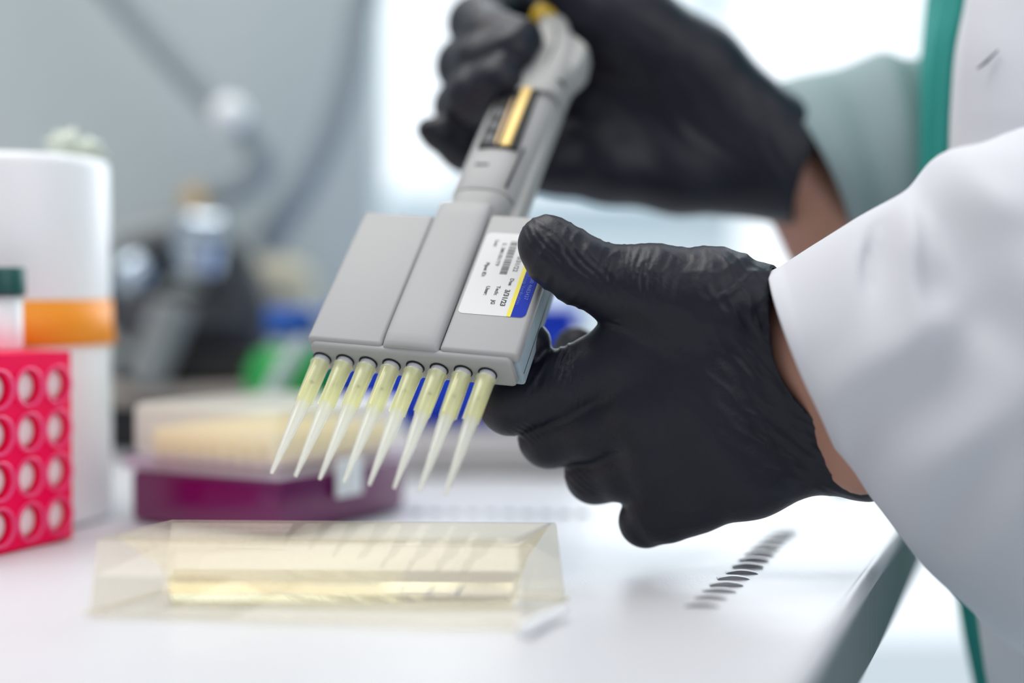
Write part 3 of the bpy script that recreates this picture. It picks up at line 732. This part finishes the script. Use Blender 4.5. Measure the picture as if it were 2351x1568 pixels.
def sheet(cols, m=60, n=40, th=.0012, folds=0, seed=0):
    """cols: list of columns, each a list of (px,py,z) from top to bottom; thick smooth sheet through them"""
    A = np.array([crm([K(*p) for p in c], m) for c in cols]); B = np.array([crm(A[:, j], n) for j in range(m)])
    du = np.gradient(B, axis=1); dv = np.gradient(B, axis=0); N = np.cross(du, dv); N /= np.linalg.norm(N, axis=2, keepdims=True)
    if N[:, :, 2].mean() > 0: N = -N
    if folds:
        for j in range(m):
            for i in range(n):
                q = B[j, i]; B[j, i] = q+N[j, i]*folds*mnoise.noise(Vector((q[0]*30+seed, q[1]*8, q[2]*20)))
    f_, b_ = B, B-N*th
    V = np.vstack([f_.reshape(-1, 3), b_.reshape(-1, 3)]); o = m*n; Fc = []
    for j in range(m-1):
        for i in range(n-1):
            a = j*n+i; Fc.append((a, a+1, a+n+1, a+n)); Fc.append((o+a, o+a+n, o+a+n+1, o+a+1))
    for j in range(m-1):
        for i in (0, n-1): a = j*n+i; Fc.append((a, a+n, o+a+n, o+a))
    for i in range(n-1):
        for j in (0, m-1): a = j*n+i; Fc.append((a, a+1, o+a+1, o+a))
    return cam2world(V), Fc
cf = mk('coat_front', *sheet([
   [(2330, -1000, .60), (2240, -150, .575), (2212, 0, .572), (2188, 120, .570), (2178, 240, .568), (2174, 330, .566), (2172, 500, .562), (2180, 900, .560), (2260, 1500, .56), (2330, 1800, .56)],
   [(2360, -1000, .59), (2260, -150, .565), (2235, 0, .560), (2222, 120, .556), (2216, 240, .555), (2214, 330, .554), (2215, 500, .55), (2230, 900, .55), (2310, 1500, .55), (2380, 1800, .55)],
   [(2480, -1000, .58), (2380, -150, .550), (2350, 0, .545), (2340, 120, .540), (2340, 240, .538), (2340, 330, .538), (2340, 500, .535), (2360, 900, .535), (2420, 1500, .535), (2500, 1800, .535)],
   [(2820, -1000, .56), (2750, -150, .53), (2720, 0, .53), (2700, 120, .53), (2700, 240, .53), (2700, 330, .53), (2700, 500, .53), (2700, 900, .53), (2700, 1500, .53), (2700, 1800, .53)],
   [(3300, -1000, .62), (3300, -150, .60), (3250, 0, .60), (3250, 120, .60), (3250, 240, .60), (3250, 330, .60), (3250, 500, .60), (3200, 900, .60), (3200, 1500, .60), (3200, 1800, .60)],
   [(3420, -1000, .68), (3420, -150, .68), (3420, 0, .68), (3420, 120, .68), (3420, 240, .68), (3420, 330, .68), (3420, 500, .68), (3420, 900, .68), (3420, 1500, .68), (3420, 1800, .68)],
   [(3380, -1000, .78), (3380, -150, .78), (3380, 0, .78), (3380, 120, .78), (3380, 240, .78), (3380, 330, .78), (3380, 500, .78), (3380, 900, .78), (3380, 1500, .78), (3380, 1800, .78)],
   [(3050, -1000, .88), (3050, -150, .88), (3050, 0, .88), (3050, 120, .88), (3050, 240, .88), (3050, 330, .88), (3050, 500, .88), (3050, 900, .88), (3050, 1500, .88), (3050, 1800, .88)],
   [(2500, -1000, .885), (2500, -150, .885), (2500, 0, .885), (2500, 120, .885), (2500, 240, .885), (2500, 330, .885), (2500, 500, .885), (2500, 900, .885), (2500, 1500, .885), (2500, 1800, .885)]],
   folds=.004, seed=2, n=80), M['coat'], body); cf['label'] = 'white coat front panel with a buttonhole'
bh = [P(2243, 158, .5440), P(2264, 142, .5430), P(2292, 115, .5420)]
mk('buttonhole', *tube(bh, [.0003, .0007, .0003], 8, 12), M['stitch'], cf)
mk('scrub_top', *sheet([
   [(2700, -1000, .875), (2700, -150, .875), (2700, 0, .875), (2700, 120, .875), (2700, 350, .875), (2700, 700, .875), (2700, 1300, .875), (2700, 1800, .875)],
   [(2360, -1000, .86), (2360, -150, .86), (2360, 0, .86), (2360, 120, .86), (2360, 350, .86), (2360, 700, .86), (2360, 1300, .86), (2360, 1800, .86)],
   [(2270, -1000, .76), (2270, -150, .76), (2270, 0, .76), (2270, 120, .76), (2270, 350, .76), (2270, 700, .76), (2270, 1300, .76), (2270, 1800, .76)],
   [(2260, -1000, .66), (2150, -150, .66), (2135, 0, .66), (2128, 120, .66), (2120, 350, .66), (2125, 700, .66), (2200, 1300, .66), (2300, 1800, .66)],
   [(2286, -1000, .615), (2176, -150, .615), (2163, 0, .612), (2138, 120, .610), (2114, 350, .608), (2118, 700, .605), (2190, 1300, .60), (2290, 1800, .60)],
   [(2315, -1000, .603), (2205, -150, .603), (2192, 0, .600), (2170, 120, .598), (2157, 350, .596), (2160, 700, .59), (2220, 1300, .59), (2310, 1800, .59)],
   [(2315, -1000, .594), (2205, -150, .594), (2196, 0, .591), (2175, 120, .589), (2160, 350, .586), (2162, 700, .58), (2230, 1300, .58), (2320, 1800, .58)],
   [(2360, -1000, .585), (2250, -150, .585), (2225, 0, .581), (2200, 120, .579), (2190, 350, .577), (2190, 700, .575), (2262, 1300, .575), (2345, 1800, .575)],
   [(2610, -1000, .58), (2500, -150, .58), (2480, 0, .575), (2460, 120, .572), (2460, 350, .57), (2460, 700, .57), (2500, 1300, .57), (2600, 1800, .57)]], n=60), M['scrub'], body)
mk('scrub_trousers', *sheet([
   [(2225, 1350, .72), (2270, 1480, .72), (2320, 1600, .72), (2400, 1800, .72)],
   [(2420, 1350, .66), (2450, 1480, .66), (2480, 1600, .66), (2550, 1800, .66)],
   [(2900, 1350, .66), (2900, 1480, .66), (2900, 1600, .66), (2900, 1800, .66)]]), M['scrub'], body)

lg = [tube([Vector((.40, y_, .95)), Vector((.41, y_, .5)), Vector((.41, y_, .03))], [.095, .080, .070], 24, 24) for y_ in (.62, .80)]
mk('trouser_legs', *merge(*lg), M['scrub'], body)

# ------------------------------------------------------------------ things on the left
# pink tube rack
Ar, Br = G(165, 1237), G(0, 1277)
fd = (Br-Ar); fd.z = 0; fd.normalize(); bd = Vector((fd.y, -fd.x, 0))
if bd.x > 0: bd = -bd
RHt = .0755; RL = .066; RD = .050
RM = Matrix(((fd.x, bd.x, 0, Ar.x), (fd.y, bd.y, 0, Ar.y), (0, 0, 1, TOP+.0006), (0, 0, 0, 1)))
rack = empty('tube_rack', RM, 'hot pink plastic tube rack with round openings, standing at the left', 'rack')
def holed(L, H, xs, zs_, r, th, n=24):
    """front plate in the x-z plane with round holes; each cell is a fan from a square to a circle"""
    bmx = bmesh.new(); V = []; Fc = []
    xb = [0]+[(xs[i]+xs[i+1])/2 for i in range(len(xs)-1)]+[L]; zb = [0]+[(zs_[i]+zs_[i+1])/2 for i in range(len(zs_)-1)]+[H]
    for i, cx in enumerate(xs):
        for j, cz in enumerate(zs_):
            b0 = len(V); x0, x1, z0, z1 = xb[i], xb[i+1], zb[j], zb[j+1]
            for k in range(n):
                a = 2*math.pi*(k+.5)/n; c, s = math.cos(a), math.sin(a)
                tx = ((x1-cx) if c > 0 else (cx-x0))/abs(c) if abs(c) > 1e-6 else 9; tz = ((z1-cz) if s > 0 else (cz-z0))/abs(s) if abs(s) > 1e-6 else 9
                t = min(tx, tz); V.append((cx+c*t, 0, cz+s*t))
            for k in range(n):
                a = 2*math.pi*(k+.5)/n; V.append((cx+r*math.cos(a), 0, cz+r*math.sin(a)))
            for k in range(n):
                a = 2*math.pi*(k+.5)/n; V.append((cx+r*math.cos(a), th, cz+r*math.sin(a)))
            for k in range(n):
                q = (k+1) % n; Fc.append((b0+k, b0+q, b0+n+q, b0+n+k)); Fc.append((b0+n+k, b0+n+q, b0+2*n+q, b0+2*n+k))
            for (ccx, ccz) in ((x0, z0), (x1, z0), (x0, z1), (x1, z1)):      # fill square corners
                ii = sorted(range(n), key=lambda k: (V[b0+k][0]-ccx)**2+(V[b0+k][2]-ccz)**2)[:2]
                V.append((ccx, 0, ccz)); Fc.append((b0+ii[0], b0+ii[1], len(V)-1))
    bmx.free(); return V, Fc
cx_ = [.0080, .0245, .0410, .0575]; cz_ = [.0100, .0275, .0450, .0625]
bd2 = rbox(0, RL, .012, RD, 0, RHt, .0004, 1)
frame_ = rbox(0, RL, 0, .012, RHt-.0002, RHt, 0)
side_ = merge(rbox(-.0004, 0, 0, RD, 0, RHt, 0), rbox(RL, RL+.0004, 0, RD, 0, RHt, 0), rbox(0, RL, 0, .012, 0, .0003, 0), frame_)
mk('rack_body', *merge(bd2, side_), M['pink'], rack, smooth=False, local=True)
sharp(mk('perforated_face', *holed(RL, RHt, cx_, cz_, .0066, .0030), M['pink'], rack, local=True), 30)
for x in cx_:
    for z_ in cz_:
        mk('opening_rim', *(lambda vf: ([(x+a, -.0002+c_, z_+b) for a, b, c_ in vf[0]], vf[1]))(lathe([(.0066, 0), (.0067, -.0010), (.0078, -.0010), (.0079, 0)], 28, (False, False))), M['pinkrim'], rack, local=True)
        mk('white_insert', *(lambda vf: ([(x+a, .0052-c_, z_+b) for a, b, c_ in vf[0]], vf[1]))(lathe([(.0064, 0), (.0064, .0020), (.0045, .0032)], 24)), M['well'], rack, local=True)
# capped tube standing in the rack
tcn_ = P(8, 760, .570)
tube_root = empty('sample_tube', Vector((tcn_.x, tcn_.y, TOP+RHt+.0008)), 'white plastic sample tube with a dark teal cap standing on the pink rack', 'tube')
mk('tube_body', *lathe([(.0068, 0), (.0075, .002), (.0075, .022)], 32), M['white'], tube_root, local=True)
mk('tube_cap', *lathe([(.0086, .0222), (.0088, .0235), (.0088, .0325), (.0080, .0335)], 32), M['cap'], tube_root, local=True)
# white canister with orange tape
cc0 = G(40, 1192); cw = empty('white_canister', Vector((cc0.x, cc0.y, TOP+.0008)), 'tall white cylindrical canister behind the pink rack with orange tape', 'canister')
rc = .0405
zt = P(40, 366, cc0.y).z-TOP-.0008
mk('canister_body', *lathe([(rc-.002, 0), (rc, .002), (rc, zt-.004), (rc-.001, zt-.001), (rc-.004, zt)], 64), M['white'], cw, local=True)
za, zb_ = P(40, 802, cc0.y-rc).z-TOP, P(40, 694, cc0.y-rc).z-TOP
tp = mk('orange_tape', *lathe([(rc+.0001, za), (rc+.0022, za), (rc+.0009, za+(zb_-za)*.5), (rc+.0006, zb_), (rc+.0001, zb_)], 64, (False, False)), M['orange'], cw, local=True)
for ang, dz in ((-96, .4), (-89, .55), (-82, .45), (-74, .5)):
    a = R(ang); zc = za+(zb_-za)*dz
    mk('marker_stroke', *tube([Vector((math.cos(a)*(rc+.0018), math.sin(a)*(rc+.0018), zc-.004)), Vector((math.cos(a+.05)*(rc+.002), math.sin(a+.05)*(rc+.002), zc)), Vector((math.cos(a+.02)*(rc+.0016), math.sin(a+.02)*(rc+.0016), zc+.004))], .0009, 8, 8), M['orangeink'], tp, local=True)
q = P(192, 345, .645)
tz = TOP+.0008+zt
q = Vector((cc0.x+.026, cc0.y+.004, tz+.0046))
o = mk('crumpled_tissue', *merge(blob(q+Vector((-.004, 0, .001)), .0068, jit=.5, seed=1), blob(q+Vector((.005, 0, -.0005)), .006, sq=(1.1, 1, .7), jit=.5, seed=5)), M['tissue']); tag(o, 'small pale crumpled tissue lying on top of the white canister', 'tissue')
# purple tip box
c0 = G(640, 1240); ang = R(30)
ex = Vector((-math.cos(ang), math.sin(ang), 0)); ey = Vector((math.sin(ang), math.cos(ang), 0))
BM = Matrix(((ex.x, ey.x, 0, c0.x), (ex.y, ey.y, 0, c0.y), (0, 0, 1, TOP+.0008), (0, 0, 0, 1)))
tb = empty('tip_box', BM, 'purple tip box with a frosted clear lid over yellow tips, behind the trough', 'box')
L1, L2 = .082, .091
def pbox(name, a, m, r=.002, parent=None, **k): return mk(name, *rbox(*a, r, 3), m, parent or tb, local=True, **k)
pbox('box_base', (0, L1, 0, L2, 0, .0228), M['purple'], .003)
pbox('tip_tray', (.003, L1-.003, .003, L2-.003, .0229, .0235), M['flange'], .0003)
bedn = merge(*[lathe([(.0023, .0236), (.0030, .033), (.0030, .0405), (.0020, .0405)], 10, (True, True), .010+.009*i, .010+.0085*j) for i in range(8) for j in range(10) if (i+j*3) % 11 < 11])
o = mk('yellow_tips', *bedn, M['ytips'], tb, local=True); o['kind'] = 'stuff'; o['label'] = 'yellow tips standing in rows under the lid'
def hollow(x0, x1, y0, y1, z0, z1, t):
    a = rbox(x0, x1, y0, y1, z0, z1, .003, 3); return a
pbox('lid', (.0005, L1-.0005, .0005, L2-.0005, .0297, .0515), M['lid'], .004)
pbox('lid_flange', (-.0022, L1+.0022, -.0022, L2+.0022, .0229, .0295), M['flange'], .0015)
pbox('latch', (-.0042, -.0022, .034, .052, .0120, .0280), M['white'], .0008)

# ------------------------------------------------------------------ rear shelf and what stands on it
yb = .86
plat = empty('rear_shelf', Vector((-.2, yb, TOP+.001)), 'low beige shelf with a dark front at the back of the bench', 'shelf')
x0, x1 = P(120, 900, yb).x, P(600, 900, yb).x
ztp = P(0, 893, yb).z
zb2 = P(0, 925, yb).z
mk('shelf_board', *rbox(x0, x1, yb, 1.0, zb2, ztp, .001), M['plat'], plat, smooth=False)
mk('shelf_base', *rbox(x0+.004, x1-.004, yb+.005, .99, TOP+.001, zb2-.0002, .001), M['black'], plat, smooth=False)
mach = empty('vacuum_valve_assembly', Vector((P(450, 800, .93).x, .93, ztp)), 'dark grey and chrome valve machine on the rear shelf below the hoses', 'machine')
ym = .93
def mt(name, pts, rad, m, z=ym, n=16): return mk(name, *tube([P(a, b, z+dz) for a, b, dz in pts], rad, n, 30), m, mach)
mt('arched_casting', [(262, 760, 0), (300, 640, 0), (400, 570, 0), (500, 600, 0), (560, 700, 0), (555, 800, 0)], .019, M['darkgrey'])
mk('motor_block', *rbox(P(240, 0, .9).x, P(565, 0, .9).x, .905, .98, P(0, 815, .9).z, P(0, 665, .9).z, .018), M['darkgrey'], mach)
mk('black_foot', *rbox(P(250, 0, .88).x, P(590, 0, .88).x, .88, .975, ztp+.0005, P(0, 812, .88).z, .004), M['black'], mach)
mt('tilted_cylinder', [(330, 875, -.07), (370, 780, -.07), (400, 700, -.07)], .0125, M['midgrey'])
mt('chrome_knob', [(280, 660, -.05), (310, 625, -.05), (335, 600, -.05)], [.010, .0125, .009], M['chrome'])
mt('valve_body', [(455, 630, -.04), (455, 560, -.04), (450, 500, -.04)], [.013, .016, .014], M['chrome'])
mt('valve_outlet', [(440, 520, -.05), (480, 525, -.05), (515, 520, -.05)], [.010, .010, .009], M['chrome'])
mt('valve_arm', [(270, 560, -.02), (340, 540, -.02), (420, 520, -.02)], .009, M['midgrey'])
mt('brass_fitting', [(445, 480, -.03), (450, 455, -.03), (455, 430, -.03)], [.011, .010, .008], M['brass'])
def hose(pts, name, label, r=.0082):
    o = mk(name, *tube([P(a, b, z) for a, b, z in pts], r, 20, 80), M['hose']); tag(o, label, 'hose'); return o
hose([(-60, -900, .96), (60, -400, .92), (190, -110, .90), (280, 5, .90), (380, 120, .90), (490, 235, .90), (570, 305, .90), (606, 375, .90), (568, 420, .90), (520, 440, .90), (484, 446, .905)], 'rubber_hose', 'grey hose with a pale coupling curving down to the chrome valve')
cpl = blob(P(527, 262, .885), .0112, sq=(1, .9, 1)); cpo = mk('hose_coupling', *cpl, M['joint']); tag(cpo, 'small pale round coupling on the bent grey hose', 'coupling')
hose([(880, -900, .97), (885, -450, .94), (866, -150, .92), (828, 30, .92), (800, 170, .92), (755, 310, .92), (690, 440, .92), (640, 520, .92), (612, 570, .925)], 'rubber_hose', 'grey hose hanging beside the window edge, the one without a coupling', .0092)
bgp = mk('beige_cabinet', *rbox(P(545, 0, .96).x, P(715, 0, .96).x, .95, 1.01, TOP+.001, P(0, 590, .95).z, .02, 4), M['beige']); tag(bgp, 'blurred beige housing at the back beside the green bottle', 'housing')
# green bottle
gc = P(668, 900, .80); gb = empty('green_bottle', Vector((gc.x, gc.y, TOP+.0008)), 'green bottle with a pale shoulder and blue cap behind the tip box', 'bottle')
zz = lambda y: P(660, y, .80).z-TOP-.0008
mk('bottle_body', *lathe([(.024, 0), (.0255, .003), (.0255, zz(850)), (.021, zz(812)), (.0140, zz(795))], 40), M['green'], gb, local=True)
mk('bottle_shoulder', *lathe([(.0140, zz(795)+.0002), (.0125, zz(785)), (.010, zz(768))], 40), M['palebot'], gb, local=True)
o = mk('bottle_cap', *lathe([(.0135, zz(768)+.0002), (.0140, zz(765)), (.0140, zz(715)), (.012, zz(705))], 40), M['bluecap'], gb, local=True)
sb = mk('clear_tubing', *tube([P(610, 925, .765), P(650, 850, .765), P(700, 780, .765)], .0042, 12, 20), M['palebot']); tag(sb, 'pale plastic tube leaning in front of the green bottle', 'tube')
# warm grey instrument with blue bin on it
yc = .765
ins = mk('low_instrument', *rbox(P(905, 0, yc).x, P(1450, 0, yc).x, yc, yc+.14, TOP+.0012, P(0, 1000, yc).z, .006), M['balance']); tag(ins, 'low warm grey instrument box behind the pipette tips', 'instrument')
zi = P(0, 1000, yc).z
blu = empty('blue_bin', Vector((P(1080, 0, .82).x, .84, zi+.0005)), 'bright blue open bin behind the pipette head', 'bin')
bx0, bx1 = P(745, 0, .80).x, P(1335, 0, .80).x
ztb = P(0, 705, .80).z
mk('bin_body', *rbox(bx0, bx1, .80, .895, zi+.0005, ztb, .012, 4), M['blue'], blu)
mk('bin_rim', *rbox(bx0-.002, bx1+.002, .797, .898, ztb-.005, ztb+.0005, .0024, 3), M['blue'], blu)
o = mk('black_tube_cap', *(lambda c: lathe([(.006, c.z), (.007, c.z+.001), (.007, c.z+.0055), (.006, c.z+.0065)], 24, (True, True), c.x, c.y))(G(1935, 1121, .001)), M['black']); tag(o, 'small black cap lying on the bench near the coat cuff', 'cap')
